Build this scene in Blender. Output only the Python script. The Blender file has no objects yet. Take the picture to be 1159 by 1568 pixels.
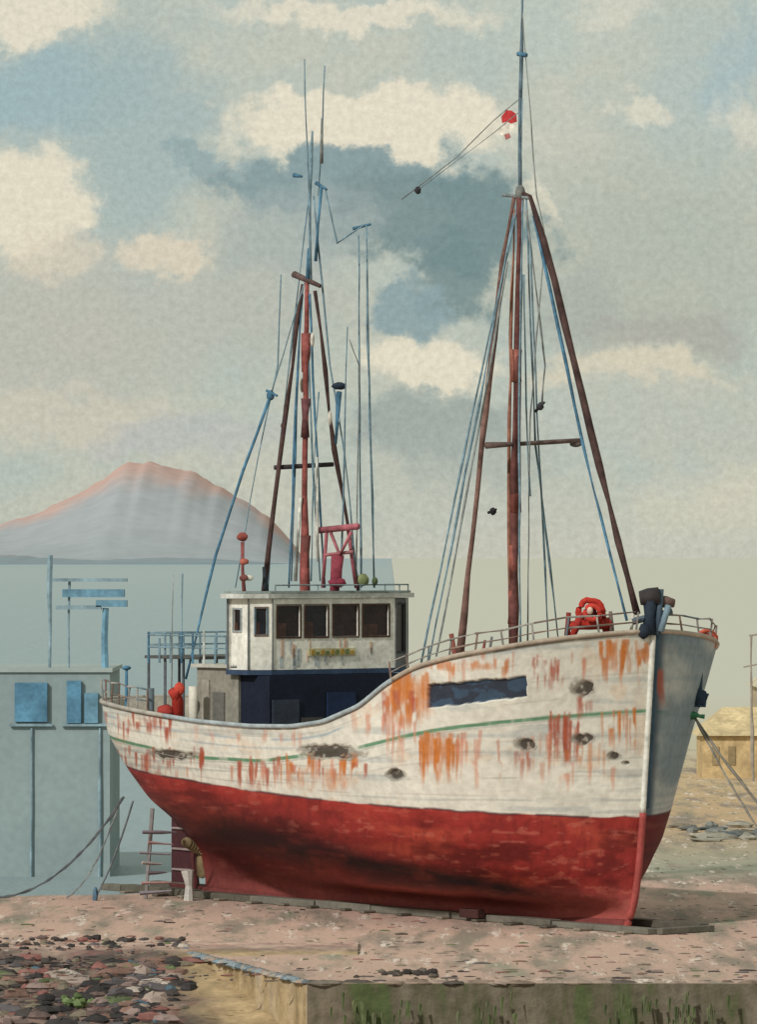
import bpy, math, random
import numpy as np
from mathutils import Vector
random.seed(7); rng=np.random.RandomState(3)
scene=bpy.context.scene
scene.view_settings.view_transform='Standard'; scene.view_settings.look='None'
scene.view_settings.exposure=0; scene.view_settings.gamma=1

def lin(h):
    h=h.lstrip('#'); c=[int(h[i:i+2],16)/255 for i in (0,2,4)]
    return tuple((x/12.92 if x<=.04045 else ((x+.055)/1.055)**2.4) for x in c)
def L4(h): return lin(h)+(1.0,)

# ------------------------------------------------------------------ numpy value noise
_tab=rng.rand(256,256)
def vnoise(x,y):
    xi=np.floor(x).astype(int); yi=np.floor(y).astype(int); fx=x-xi; fy=y-yi
    fx=fx*fx*(3-2*fx); fy=fy*fy*(3-2*fy)
    g=lambda i,j:_tab[i%256,j%256]
    return (g(xi,yi)*(1-fx)+g(xi+1,yi)*fx)*(1-fy)+(g(xi,yi+1)*(1-fx)+g(xi+1,yi+1)*fx)*fy
def fbm(x,y,o=4):
    s=0;a=.5;t=0
    for i in range(o):
        s=s+a*vnoise(x*2**i+17*i,y*2**i+31*i); t+=a; a*=.5
    return s/t
def sstep(a,b,x):
    t=np.clip((x-a)/(b-a),0,1); return t*t*(3-2*t)

# ------------------------------------------------------------------ materials
def attr_mat(name,rough=.75,var=.22,vscale=3.0,grain=.13,gscale=13,bump=.3,spec=.2):
    m=bpy.data.materials.new(name); m.use_nodes=True; nt=m.node_tree; N=nt.nodes; K=nt.links
    b=N['Principled BSDF']; b.inputs['Roughness'].default_value=rough; b.inputs['Specular IOR Level'].default_value=spec
    at=N.new('ShaderNodeAttribute'); at.attribute_name='Col'
    tc=N.new('ShaderNodeTexCoord')
    n1=N.new('ShaderNodeTexNoise'); n1.inputs['Scale'].default_value=vscale; n1.inputs['Detail'].default_value=5
    n2=N.new('ShaderNodeTexNoise'); n2.inputs['Scale'].default_value=gscale; n2.inputs['Detail'].default_value=2
    K.new(tc.outputs['Object'],n1.inputs['Vector']); K.new(tc.outputs['Object'],n2.inputs['Vector'])
    r1=N.new('ShaderNodeMapRange'); r1.inputs['From Min'].default_value=.3; r1.inputs['From Max'].default_value=.7
    r1.inputs['To Min'].default_value=1-var; r1.inputs['To Max'].default_value=1+var*.5
    K.new(n1.outputs['Fac'],r1.inputs['Value'])
    r2=N.new('ShaderNodeMapRange'); r2.inputs['From Min'].default_value=.3; r2.inputs['From Max'].default_value=.7
    r2.inputs['To Min'].default_value=1-grain; r2.inputs['To Max'].default_value=1+grain
    K.new(n2.outputs['Fac'],r2.inputs['Value'])
    mm=N.new('ShaderNodeMath'); mm.operation='MULTIPLY'; K.new(r1.outputs[0],mm.inputs[0]); K.new(r2.outputs[0],mm.inputs[1])
    vm=N.new('ShaderNodeVectorMath'); vm.operation='SCALE'; K.new(at.outputs['Color'],vm.inputs[0]); K.new(mm.outputs[0],vm.inputs['Scale'])
    K.new(vm.outputs[0],b.inputs['Base Color'])
    if bump:
        bp=N.new('ShaderNodeBump'); bp.inputs['Strength'].default_value=bump; bp.inputs['Distance'].default_value=.02
        K.new(n2.outputs['Fac'],bp.inputs['Height']); K.new(bp.outputs[0],b.inputs['Normal'])
    return m
M_PAINT=attr_mat('weathered_paint')
M_HULL=attr_mat('hull_paint',rough=.7,var=.08,vscale=1.6,grain=.10,gscale=9,bump=.4)
M_RIG=attr_mat('rigging_paint',var=.5,vscale=3.5,grain=.2)
M_STONE=attr_mat('stone_wash',rough=.9,var=.3,vscale=2.0,grain=.15,gscale=9,bump=.5)
M_GLASS=attr_mat('dark_glass',rough=.3,var=.5,vscale=6,spec=.4)
M_FAR=attr_mat('far_haze',rough=1,var=.05,vscale=.02,grain=.05,gscale=.06,bump=0,spec=0)
M_LIME=attr_mat('pale_limewash',rough=1,var=.10,vscale=.6,grain=.06,gscale=7,bump=0,spec=0)

# ------------------------------------------------------------------ mesh builder
class MB:
    def __init__(s): s.v=[]; s.f=[]; s.c=[]
    def add(s,vs,fs,col):
        if isinstance(col,str): col=lin(col)
        o=len(s.v); s.v+= [tuple(map(float,p)) for p in vs]; s.f+=[tuple(i+o for i in f) for f in fs]
        s.c+=[tuple(col)]*len(vs)
    def tube(s,pts,r0,r1=None,col='#888888',n=7,jit=0.0):
        if r1 is None: r1=r0
        P=[np.array(p,float) for p in pts]; vs=[];fs=[]
        if jit>0:
            Q=[P[0]]
            for a,b in zip(P[:-1],P[1:]):
                k=max(2,int(np.linalg.norm(b-a)/.6))
                for i in range(1,k+1):
                    q=a+(b-a)*i/k
                    if i<k: q=q+np.array([random.uniform(-jit,jit),0,0])
                    Q.append(q)
            P=Q
        m=len(P)
        for i,p in enumerate(P):
            t=P[min(i+1,m-1)]-P[max(i-1,0)]; t=t/(np.linalg.norm(t)+1e-9)
            up=np.array([0,0,1.]) if abs(t[2])<.9 else np.array([1.,0,0])
            a=np.cross(t,up); a/=np.linalg.norm(a); b=np.cross(t,a)
            r=r0+(r1-r0)*i/(m-1)
            if jit>0: r*=random.uniform(.6,1.3)
            for k in range(n):
                th=2*math.pi*k/n; vs.append(p+r*(math.cos(th)*a+math.sin(th)*b))
        for i in range(m-1):
            for k in range(n):
                fs.append((i*n+k,i*n+(k+1)%n,(i+1)*n+(k+1)%n,(i+1)*n+k))
        fs.append(tuple(range(n))[::-1]); fs.append(tuple((m-1)*n+k for k in range(n)))
        s.add(vs,fs,col)
    def prism(s,plan,z0,z1,col):
        n=len(plan); vs=[(p[0],p[1],z0) for p in plan]+[(p[0],p[1],z1) for p in plan]
        fs=[tuple(range(n))[::-1],tuple(range(n,2*n))]+[(i,(i+1)%n,n+(i+1)%n,n+i) for i in range(n)]
        s.add(vs,fs,col)
    def ell(s,c,r,col,nu=10,nv=7,jit=0,rot=0):
        vs=[];fs=[]
        if not hasattr(r,'__len__'): r=(r,r,r)
        for j in range(nv+1):
            ph=math.pi*j/nv
            for i in range(nu):
                th=2*math.pi*i/nu; k=1+random.uniform(-jit,jit)
                x=r[0]*k*math.sin(ph)*math.cos(th); y=r[1]*k*math.sin(ph)*math.sin(th); z=r[2]*k*math.cos(ph)
                vs.append((c[0]+x*math.cos(rot)-y*math.sin(rot),c[1]+x*math.sin(rot)+y*math.cos(rot),c[2]+z))
        for j in range(nv):
            for i in range(nu):
                fs.append((j*nu+i,(j+1)*nu+i,(j+1)*nu+(i+1)%nu,j*nu+(i+1)%nu))
        s.add(vs,fs,col)
    def ring(s,c,ax1,ax2,R,r,col,n=20):
        c=np.array(c);a=np.array(ax1,float);b=np.array(ax2,float)
        s.tube([c+R*random.uniform(.93,1.07)*(math.cos(t)*a+math.sin(t)*b) for t in np.linspace(0,2*math.pi,n+1)],r,r,col,n=6)
    def build(s,name,mat,parent=None,smooth=False,bevel=0):
        me=bpy.data.meshes.new(name); me.from_pydata(s.v,[],s.f); me.update()
        ca=me.color_attributes.new('Col','FLOAT_COLOR','POINT')
        ca.data.foreach_set('color',np.array([list(c)+[1] for c in s.c],dtype=np.float32).ravel())
        me.materials.append(mat)
        if smooth: me.polygons.foreach_set('use_smooth',[True]*len(me.polygons))
        o=bpy.data.objects.new(name,me); scene.collection.objects.link(o)
        if bevel:
            md=o.modifiers.new('bevel','BEVEL'); md.width=bevel; md.segments=2; md.limit_method='ANGLE'; md.angle_limit=math.radians(50)
        if parent: o.parent=parent
        return o
def grid_obj(name,X,Y,Z,C,mat,parent=None,smooth=True):
    n,m=X.shape
    co=np.stack([X,Y,Z],-1).reshape(-1,3).astype(np.float32)
    i=np.arange(n-1)[:,None]*m+np.arange(m-1)[None,:]
    F=np.stack([i,i+1,i+m+1,i+m],-1).reshape(-1,4)
    me=bpy.data.meshes.new(name); me.vertices.add(len(co)); me.vertices.foreach_set('co',co.ravel())
    me.loops.add(F.size); me.loops.foreach_set('vertex_index',F.ravel().astype(np.int32))
    me.polygons.add(len(F)); me.polygons.foreach_set('loop_start',(np.arange(len(F))*4).astype(np.int32))
    try: me.polygons.foreach_set('loop_total',np.full(len(F),4,np.int32))
    except Exception: pass
    me.update(calc_edges=True); me.validate()
    ca=me.color_attributes.new('Col','FLOAT_COLOR','POINT')
    C4=np.concatenate([C.reshape(-1,3),np.ones((n*m,1))],1).astype(np.float32); ca.data.foreach_set('color',C4.ravel())
    me.materials.append(mat)
    me.polygons.foreach_set('use_smooth',[smooth]*len(me.polygons))
    o=bpy.data.objects.new(name,me); scene.collection.objects.link(o)
    if parent: o.parent=parent
    return o
def empty(name):
    e=bpy.data.objects.new(name,None); scene.collection.objects.link(e); return e

# ------------------------------------------------------------------ boat frame
CA,SA=math.cos(math.radians(50)),math.sin(math.radians(50))
def W(d,v,z): return (4.2-CA*d+SA*v, SA*d+CA*v, z)     # d aft of stem head, v to port
# elevation-drawing coordinates (cm on the rigging drawing) -> boat point, at lateral offset v
def E(q,r,v=0.0):
    q=q-579.5
    d=(33600+8000*SA*v-80*q-CA*v*q)/(8000*CA+SA*q)
    y=SA*d+CA*v
    return W(d,v,5.75+(850-r)*(80+y)/8000)
L=12.85
def tab(xs,ys,k=.04):
    g=np.linspace(xs[0],xs[-1],601); y=np.interp(g,xs,ys); w=max(1,int(k*600)); 
    yp=np.concatenate([2*y[0]-y[w:0:-1],y,2*y[-1]-y[-2:-w-2:-1]]); ker=np.hanning(2*w+1); ker/=ker.sum()
    ys2=np.convolve(yp,ker,'valid')[:601]
    return lambda t:np.interp(t,g,ys2)
bl=[0,.07,.13,.25,.37,.5,.75,1]
tB=tab(bl,[.12,.16,1.2,1.98,2.3,2.48,2.64,2.78]); tXM=tab(bl,[.55,.55,.6,.62,.64,.65,.69,.72])
tP=tab(bl,[2,2,2.3,2.5,2.8,3.0,3.7,4.8]); tQ=tab(bl,[1.1,1.1,1.2,1.25,1.3,1.3,1.3,1.3])
tPS=tab(bl,[1.5,1.4,1.3,1.7,2.3,2.8,3.1,3.2]); tQS=tab(bl,[1,1,1,1.3,1.7,2.0,2.2,2.3])
tDB=tab(bl,[.62,.5,.42,.34,.29,.24,.12,0]); tDS=tab(bl,[11.1,11.1,11.2,11.7,12.2,12.5,12.75,12.8])
sheer=tab([0,.4,1,1.6,2.4,3.05,3.7,4.6,5.4,6.5,7.9,9.8,11.2,12.85],[4.58,4.48,4.32,4.2,4.02,3.76,3.4,3.13,3.04,3.02,3.06,3.17,3.25,3.30],.02)
wlz=tab([0,4,8,12.85],[1.75,1.88,2.03,2.25])
strp=tab([0,2.4,4,6.2,8,11,12.85],[3.36,3.02,2.72,2.48,2.47,2.66,2.74],.03)
def hull(a,b):
    a=np.asarray(a,float); b=np.asarray(b,float)
    xm=tXM(b); t=np.clip((a-xm)/(1-xm),0,1); t2=np.clip((xm-a)/xm,0,1)
    f=np.where(a>xm,np.maximum(1-t**tP(b),0)**(1/tQ(b)),np.maximum(1-t2**tPS(b),0)**(1/tQS(b)))
    v=tB(b)*f; db=tDB(b); ds=tDS(b); d=db+(ds-db)*(1-a)
    dd=L*(1-a); wl=wlz(dd); sh=sheer(dd)
    z=np.where(b<.5,wl*b*2,wl+(sh-wl)*(b-.5)*2)
    return d,v,z
def hull_at(side,a,z,off=0.0):
    bs=np.linspace(0,1,200); d,v,zz=hull(np.full(200,a),bs); i=int(np.argmin(abs(zz-z)))
    return W(d[i],side*(v[i]+off),z)
boat=empty('fishing_boat')

WHITE=np.array(lin('#e6e2d6')); RED=np.array(lin('#983430')); 
def sc(q): return np.interp(q,[150,200,300,470,640,765,985],[1.085,1.075,1.054,1.027,1.0,.992,1.0])
def ex(q): return (q-579.5)/100*sc(q)
def ez(q,r): return 5.75+(850-r)/100*sc(q)
def mixc(C,col,m):
    col=np.array(col); return C*(1-m[...,None])+col*m[...,None]

def build_side(side,na,nb):
    t=np.linspace(0,1,na); a=.5-.5*np.cos(math.pi*t); b=np.linspace(0,1,nb)
    A,Bb=np.meshgrid(a,b,indexing='ij'); D,V,Z=hull(A,Bb)
    dd=L*(1-A); wl=wlz(dd); sh=sheer(dd)
    X=4.2-CA*D+SA*side*V; Y=SA*D+CA*side*V
    H=(X if side<0 else -X+9+D*.5)
    C=np.ones(X.shape+(3,))*WHITE
    n=fbm(H*1.3,Z*2.2,4); C=C*(1-.12*sstep(.45,.75,n))[...,None]
    n=fbm(H*.8+9,Z*7,4); C=mixc(C,lin('#a9b3b4'),.45*sstep(.6,.75,n))
    n=fbm(H*3+40,Z*3,4); C=mixc(C,lin('#e0b892'),.30*sstep(.58,.74,n))
    n=fbm(H*.5+4,Z*16,3); C=mixc(C,lin('#98a0a0'),.42*sstep(.60,.70,n)*sstep(0,.5,wl+1.3-Z))
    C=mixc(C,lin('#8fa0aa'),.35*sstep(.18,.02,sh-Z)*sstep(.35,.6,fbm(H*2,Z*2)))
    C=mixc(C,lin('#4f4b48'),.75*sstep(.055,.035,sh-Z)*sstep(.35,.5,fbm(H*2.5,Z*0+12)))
    for k in range(1,9):
        zz=wl+(sh-wl)*k/9.
        C=mixc(C,lin('#8d8a84'),.30*np.exp(-((Z-zz)/.012)**2)*sstep(.45,.6,fbm(H*1.5+k*7,Z*0+k)))
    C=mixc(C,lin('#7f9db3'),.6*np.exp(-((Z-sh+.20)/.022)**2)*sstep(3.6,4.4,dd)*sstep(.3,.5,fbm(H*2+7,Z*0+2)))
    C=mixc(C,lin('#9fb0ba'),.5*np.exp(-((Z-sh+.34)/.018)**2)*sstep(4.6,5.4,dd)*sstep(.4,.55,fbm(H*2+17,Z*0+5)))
    sz=strp(dd)+.02*(fbm(H*2,Z*0)-.5)
    C=mixc(C,lin('#4f8a66'),.9*sstep(.036,.02,abs(Z-sz))*sstep(.25,.42,fbm(H*2.2+3,Z*0+8)))
    C=mixc(C,lin('#7b8d88'),.35*sstep(.02,.008,abs(Z-sz+.05)))
    OR=lin('#cc7a3a'); RR=lin('#ad5740'); LR=lin('#cf8a70')
    def streak(x0,z0,ln,w,col,st):
        nonlocal C
        wob=.03*(vnoise(Z*3+x0*5,Z*0+x0)-.5)
        ww=w*(1.25-.6*np.clip((z0-Z)/ln,0,1))
        m=sstep(1.5,.6,abs(H-x0-wob)/ww)*sstep(z0+.02,z0-.03,Z)*sstep(z0-ln,z0-ln*.45,Z)*sstep(.22,.42,fbm(H*10+x0,Z*4,2))
        C=mixc(C,col,np.clip(m*st,0,1)*(Z>wl-.02))
    if side<0:
        cl=[(598,655,1035,30,95,22,OR,.95),(585,640,1062,35,70,12,RR,.9),(918,992,983,25,70,17,OR,1),(640,702,1128,40,95,20,OR,1),
            (815,860,1008,20,60,12,RR,.9),(843,887,1093,50,105,14,RR,.95),(922,975,1088,30,90,13,OR,.85),(655,800,1015,12,28,14,OR,.8),
            (365,428,1165,25,52,16,RR,1),(155,265,1095,20,58,22,RR,1),(155,310,1150,25,58,26,RR,1),(425,550,1158,20,65,20,OR,1),
            (425,560,1165,15,50,10,RR,.9),(690,860,1125,30,80,15,LR,.85),(700,980,1000,20,60,12,LR,.6),(300,600,1115,12,40,12,LR,.6),(880,905,1065,20,55,6,RR,.8),(790,818,1150,15,45,5,RR,.7),
            (560,640,1090,30,110,10,LR,.7),(860,940,1140,30,80,10,OR,.6),(200,560,1168,15,45,18,LR,.8),(700,960,1170,20,60,12,LR,.6)]
        for (q0,q1,r,l0,l1,n_,col,st) in cl:
            for i in range(n_):
                q=random.uniform(q0,q1); streak(ex(q),ez(q,r+random.uniform(-8,12)),random.uniform(l0,l1)/100,random.uniform(.010,.034),col,st*random.uniform(.55,.95))
        for (q,r,rw,rh,col,st) in [(625,1075,38,38,OR,.7),(670,1160,28,42,OR,.55),(952,1005,32,26,OR,.7),(700,1020,55,8,OR,.8),(865,1135,20,40,RR,.5),(205,1110,42,16,RR,.55),(395,1195,20,20,RR,.5),(235,1190,60,20,RR,.5),(845,1035,22,22,RR,.5),(490,1195,50,20,OR,.45),(560,1100,40,25,LR,.35)]:
            rr=((H-ex(q))/(rw/100))**2+((Z-ez(q,r))/(rh/100))**2
            C=mixc(C,col,st*sstep(1.4,.3,rr+1.0*(fbm(H*9,Z*3)-.5))*sstep(.40,.62,fbm(H*13+q,Z*2.2,3)))
    else:
        C=mixc(C,lin('#6c8592'),.45+.4*sstep(.4,.6,fbm(H*2,Z*.8)))  # port side painted cooler and darker, as the side in shade
        C=mixc(C,lin('#354b5b'),.85*sstep(.42,.2,V)*sstep(.2,.5,fbm(H*3,Z*2)+.15))  # deeper blue-grey shade painted on the port hull next to the stem
        for i in range(34): streak(random.uniform(H.min(),H.max()),random.uniform(3,4.2),random.uniform(.2,.8),random.uniform(.02,.05),OR if i%2 else RR,.8)
    wv=wl+.035*(fbm(H*1.6,Z*0+3)-.5)*2
    red=RED*np.ones(C.shape)
    n=fbm(H*1.1+3,Z*3.0,5); red=mixc(red,lin('#b24a3b'),.9*sstep(.5,.7,n)); 
    n=fbm(H*1.4+30,Z*3.5,5); red=mixc(red,lin('#5f2020'),.75*sstep(.52,.72,n))
    n=fbm(H*5,Z*14,3); red=mixc(red,lin('#c0695a'),.5*sstep(.6,.75,n))
    n=fbm(H*12,Z*5,3); red=mixc(red,lin('#7a2a28'),.45*sstep(.55,.7,n))
    red=mixc(red,lin('#b0655e'),.6*sstep(.75,.3,Z))  # paler red near the keel: reflected light painted into the colour
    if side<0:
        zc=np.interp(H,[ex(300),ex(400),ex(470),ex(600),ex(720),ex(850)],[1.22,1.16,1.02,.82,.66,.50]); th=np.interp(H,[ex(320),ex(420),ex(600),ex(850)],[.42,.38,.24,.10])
        bilge_shade=np.exp(-(np.abs(Z-zc+.10*(fbm(H*1.5,Z*2)-.5))/th)**1.7)*sstep(ex(285),ex(345),H)*sstep(ex(880),ex(780),H)
        red=mixc(red,lin('#1b141b'),.93*np.clip(bilge_shade*1.05,0,1)*(.75+.25*sstep(.25,.5,fbm(H*3,Z*6,3))))  # shadow under the turn of the bilge, painted into the red
        red=mixc(red,lin('#3f1719'),.6*sstep(ex(540),ex(330),H)*sstep(1.8,1.3,Z))  # painted shade deepening low down towards the stern
    else: red=mixc(red,lin('#47191d'),np.full(X.shape,.7))  # port bottom darkened: its shade is in the colour
    red=mixc(red,lin('#b8423a'),.5*sstep(.3,.05,wl-Z)*sstep(.4,.6,fbm(H*2+1,Z*2)))
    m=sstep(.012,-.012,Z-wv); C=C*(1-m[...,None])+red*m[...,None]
    C=mixc(C,lin('#4a2530'),.75*sstep(.028,.008,abs(Z-wv))*sstep(.3,.5,fbm(H*3,Z*0+1)))
    rec=np.zeros(X.shape)
    def oval(q,r,rw,rh,depth=.05):
        nonlocal C,rec
        rr=np.sqrt(((H-ex(q))/(rw/100))**2+((Z-ez(q,r))/(rh/100))**2)+.9*(fbm(H*9+q,Z*9,3)-.5)
        C=mixc(C,lin('#8b8378'),.7*sstep(1.3,1.05,rr)); C=mixc(C,lin('#4a433d'),.9*sstep(.95,.72,rr)*sstep(.2,.4,fbm(H*16,Z*16,2))); rec=np.maximum(rec,depth*sstep(.95,.85,rr))
    if side<0:
        for o in [(605,1187,15,9),(805,1140,17,9),(893,1053,17,12),(893,1132,17,9),(940,1157,11,6),(958,1168,6,3)]: oval(*o)
        oval(262,1156,36,9,.025); oval(505,1152,42,11,.025)
        q0,q1=655,806; x0,x1=ex(q0),ex(q1); zt=np.interp(H,[x0,x1],[ez(q0,1048),ez(q1,1034)]); zb=np.interp(H,[x0,x1],[ez(q0,1083),ez(q1,1067)])
        e=.03*(fbm(H*9,Z*9,3)-.5)*2
        m=sstep(x0-.01,x0+.01,H+e)*sstep(x1+.01,x1-.01,H+e)*sstep(zb-.01,zb+.01,Z+e)*sstep(zt+.01,zt-.01,Z+e)
        C=mixc(C,lin('#1c2a40'),.96*m); C=mixc(C,lin('#4d6c88'),.4*m*sstep(.55,.63,fbm(H*5,Z*8,3))); rec=np.maximum(rec,.06*m)
    V2=np.maximum(V-rec,0); X=4.2-CA*D+SA*side*V2; Y=SA*D+CA*side*V2
    if side>0: X=X[::-1];Y=Y[::-1];Z=Z[::-1];C=C[::-1]
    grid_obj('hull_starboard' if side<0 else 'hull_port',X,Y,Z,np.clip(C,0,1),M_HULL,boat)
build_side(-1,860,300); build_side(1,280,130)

# inner bulwark, deck
t=np.linspace(0,1,160); a=.5-.5*np.cos(math.pi*t); d,v,z=hull(a,np.ones_like(a)); vi=np.maximum(v-.2,0)
dz=np.interp(d,[0,2.8,4.2,12.85],[.3,.36,.7,.62]); di=np.clip(d,.16,L-.2)
for side,nm in((-1,'bulwark_inner_starboard'),(1,'bulwark_inner_port')):
    D=np.stack([d,di,di],1);V=np.stack([v,vi,vi],1)*side;Z=np.stack([z+.002,z,z-dz],1)
    X=4.2-CA*D+SA*V;Y=SA*D+CA*V
    grid_obj(nm,X,Y,Z,np.ones(X.shape+(3,))*np.array(lin('#b9b2a4')),M_PAINT,boat)
D=np.stack([di,di],1);V=np.stack([-vi,vi],1);Z=np.stack([z-dz,z-dz],1)
grid_obj('deck',4.2-CA*D+SA*V,SA*D+CA*V,Z,np.ones(D.shape+(3,))*np.array(lin('#8a8377')),M_PAINT,boat)
mb=MB()
for side in(-1,1):
    pts=[W(d[i],side*v[i],z[i]+.01) for i in range(0,160)]
    mb.tube(pts[:60],.04,.04,'#a9a49b',n=6); mb.tube(pts[59:110],.04,.04,'#a4aeb2',n=6); mb.tube(pts[109:],.04,.04,'#b3a494',n=6)
bs=np.linspace(1,0,60); sd,_,sz_=hull(np.ones(60),bs)
pts=[W(sd[i]-.02,.0,sz_[i]) for i in range(60)]
iw=int(np.argmin(abs(sz_-1.78)))
mb.tube(pts[:iw+1],.045,.045,'#d8d8d0',n=8); mb.tube(pts[iw:],.055,.06,'#a5504b',n=8)
mb.tube([W(sd[i]+.03,.10,sz_[i]-.03) for i in range(0,iw)],.06,.055,'#3e5566',n=8)  # added dark strip on the port side of the stem, standing for shade
mb.tube([W(sd[-1],0,.06),W(11.1,0,.06)],.09,.09,'#7d3f3c',n=8)
mb.build('cap_rail_and_stem',M_PAINT,boat,smooth=True)

# ------------------------------------------------------------------ wheelhouse
mb=MB(); gl=MB()
def wall(P,Q,z0,z1,wins,zb,zt,col,th=.07,frame='#4a3830'):
    P=np.array(P,float);Q=np.array(Q,float); dirv=Q-P; ln=np.linalg.norm(dirv); dirv/=ln; nrm=np.array([-dirv[1],dirv[0]])
    if np.dot(nrm,(np.array([8.1,0])-(P+Q)/2))<0: nrm=-nrm
    def piece(t0,t1,za,zc,o0,o1,c,M=mb):
        A=P+dirv*ln*t0;B=P+dirv*ln*t1
        pl=[W(*(x+nrm*o),0)[:2] for x,o in((A,o0),(B,o0),(B,o1),(A,o1))]; M.prism(pl,za,zc,c)
    piece(0,1,z0,zb,0,th,col); piece(0,1,zt,z1,0,th,col)
    c=0
    for (a0,a1) in wins: piece(c,a0,zb,zt,0,th,col); c=a1
    piece(c,1,zb,zt,0,th,col)
    for (a0,a1) in wins:
        piece(a0,a1,zb,zt,.025,.045,random.choice(['#21181c','#1b1c26','#2a1b1c']),gl)
        am=a0+(a1-a0)*random.uniform(.3,.6); piece(a0,am,zb+.003,zb+(zt-zb)*random.uniform(.3,.6),.018,.024,random.choice(['#4b302a','#33262e','#5b3a32']),gl)
        fw=.03/ln
        for (s0,s1,za,zc) in((a0-fw,a0,zb,zt),(a1,a1+fw,zb,zt),(a0-fw,a1+fw,zt,zt+.03),(a0-fw,a1+fw,zb-.03,zb)): piece(s0,s1,za,zc,-.015,-.002,random.choice([frame,frame,'#6a5f58']))
plan=[(7.68,-1.28),(7.68,1.32),(7.88,1.74),(8.42,1.74),(8.42,-1.62),(7.88,-1.62)]
zc0,zc1=3.88,5.04
wc='#e8e6dc'
wall(plan[0],plan[1],zc0,zc1,[(.035,.215),(.26,.44),(.49,.69),(.735,.945)],4.42,4.92,wc)
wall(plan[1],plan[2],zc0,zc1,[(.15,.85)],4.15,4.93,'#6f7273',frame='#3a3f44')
wall(plan[2],plan[3],zc0,zc1,[(.3,.7)],4.52,4.88,wc)
wall(plan[3],plan[4],zc0,zc1,[(.4,.5)],4.52,4.88,wc)
wall(plan[4],plan[5],zc0,zc1,[(.25,.6)],4.52,4.86,wc,frame='#9ba2a2')
wall(plan[5],plan[0],zc0,zc1,[(.28,.72)],4.46,4.88,wc,frame='#566a76')
c0=np.array([8.05,0])
def sc_plan(k): return [W(*(c0+(np.array(p)-c0)*k),0)[:2] for p in plan]
mb.prism(sc_plan(.96),zc0+.0,zc0+.04,'#6f6c66')
mb.prism(sc_plan(1.09),5.045,5.12,'#c9cbc5'); mb.prism(sc_plan(1.05),5.123,5.16,'#8b9592')
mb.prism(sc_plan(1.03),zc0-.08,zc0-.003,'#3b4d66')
for k,p in enumerate(plan):
    p=c0+(np.array(p)-c0)*1.012; mb.tube([W(*p,zc0),W(*p,5.04)],.014,.014,'#6b6f70',n=5,jit=.006)
mb.build('wheelhouse_walls',M_PAINT,boat)
gl.build('wheelhouse_windows',M_GLASS,boat)
mb=MB()
def bx(d0,d1,v0,v1,z0,z1,col): mb.prism([W(d0,v0,0)[:2],W(d1,v0,0)[:2],W(d1,v1,0)[:2],W(d0,v1,0)[:2]],z0,z1,col)
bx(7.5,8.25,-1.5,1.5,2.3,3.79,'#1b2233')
bx(7.47,7.497,-1.45,-.9,2.6,3.4,'#3a4250'); bx(7.47,7.497,-.3,.3,2.6,3.5,'#243352'); bx(7.47,7.497,.7,1.2,3.1,3.5,'#333a4c'); bx(7.475,7.497,-.85,-.4,2.4,3.1,'#4b4a4a')
bx(8.253,9.35,-1.55,1.5,2.3,3.9,'#8f8b80'); bx(8.2,9.42,-1.62,1.55,3.903,3.96,'#b8b6ac')
bx(8.6,8.9,-1.575,-1.552,2.7,3.5,'#6f6d68'); bx(9.0,9.2,-1.575,-1.552,2.9,3.7,'#a39c90')
bx(9.6,11.1,-1.3,1.3,4.02,4.07,'#5b5a58')
bx(5.0,6.3,-.9,.9,2.3,2.95,'#6a5a50'); bx(4.95,6.35,-.95,.95,2.953,3.02,'#4c443e')
bx(7.655,7.677,-.55,.45,4.10,4.22,'#c4bd96')
for i in range(9): bx(7.64,7.653,-.5+i*.105,-.44+i*.105,4.12,4.12+random.uniform(.04,.09),'#6f7a4a' if i%2 else '#a98a3c')
for i in range(20):
    v0=random.uniform(-1.2,1.15); zz=random.uniform(3.9,4.15); bx(7.672,7.678,v0,v0+random.uniform(.02,.07),zz,min(4.38,zz+random.uniform(.1,.35)),random.choice(['#d0a893','#b5bdbf','#cfb09c','#b3bcc0','#d5b3a2']))
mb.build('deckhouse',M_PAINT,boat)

# ------------------------------------------------------------------ rig
BR='#6d4440';BD='#4e3a37';BL='#7893a0';BL2='#537f9b';GY='#8f9492';PK='#96544f'
mb=MB()
mb.tube([E(785,1060),E(789,800),E(793,520),E(797,290)],.085,.055,BR,jit=.008)
mb.tube([E(781,960),E(780,640),E(788,320)],.035,.022,'#a0705e',jit=.012)
mb.tube([E(797,300),E(796,200),E(799,80),E(801,-30)],.042,.02,'#6a7f8c',jit=.005)
mb.tube([E(704,1005,-.3),E(737,690,-.15),E(770,400),E(788,300)],.055,.035,'#80625a',jit=.01)
mb.tube([E(800,296),E(812,300),E(850,430),E(905,660),E(976,940,0)],.045,.055,BD,jit=.01)
mb.tube([E(745,682,-.58),E(790,680,0),E(892,674,1.3)],.045,.04,'#74635e',jit=.006)
mb.ell(E(797,295),(.08,.08,.13),'#7d7f7c'); mb.ell(E(882,680,1.2),(.1,.06,.05),'#77706c')
mb.tube([E(770,298),E(812,303)],.03,.03,'#8a9496')
for q in ((828,622),(755,783),(640,291)): mb.ell(E(*q),(.055,.03,.06),'#39363c',jit=.15)
mb.tube([E(820,630),E(834,616)],.025,.02,'#39363c'); mb.tube([E(748,785),E(760,780)],.025,.02,'#39363c')
mb.tube([E(794,82),E(806,84)],.04,.04,BL2)
for (q,r) in ((786,930),(787,860),(790,760),(791,560)): mb.tube([E(q,r+25),E(q,r-25)],.088,.08,random.choice(['#a8564a','#8d5248','#9a6055']),jit=.01)
mb.build('main_mast',M_RIG,boat,smooth=True)
mb=MB()
def wires(lst):
    for w in lst:
        col,r,pts=w[0],w[1]*1.25,w[2:]; mb.tube([E(*p) for p in pts],r,r,col,n=5,jit=.008)
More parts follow.
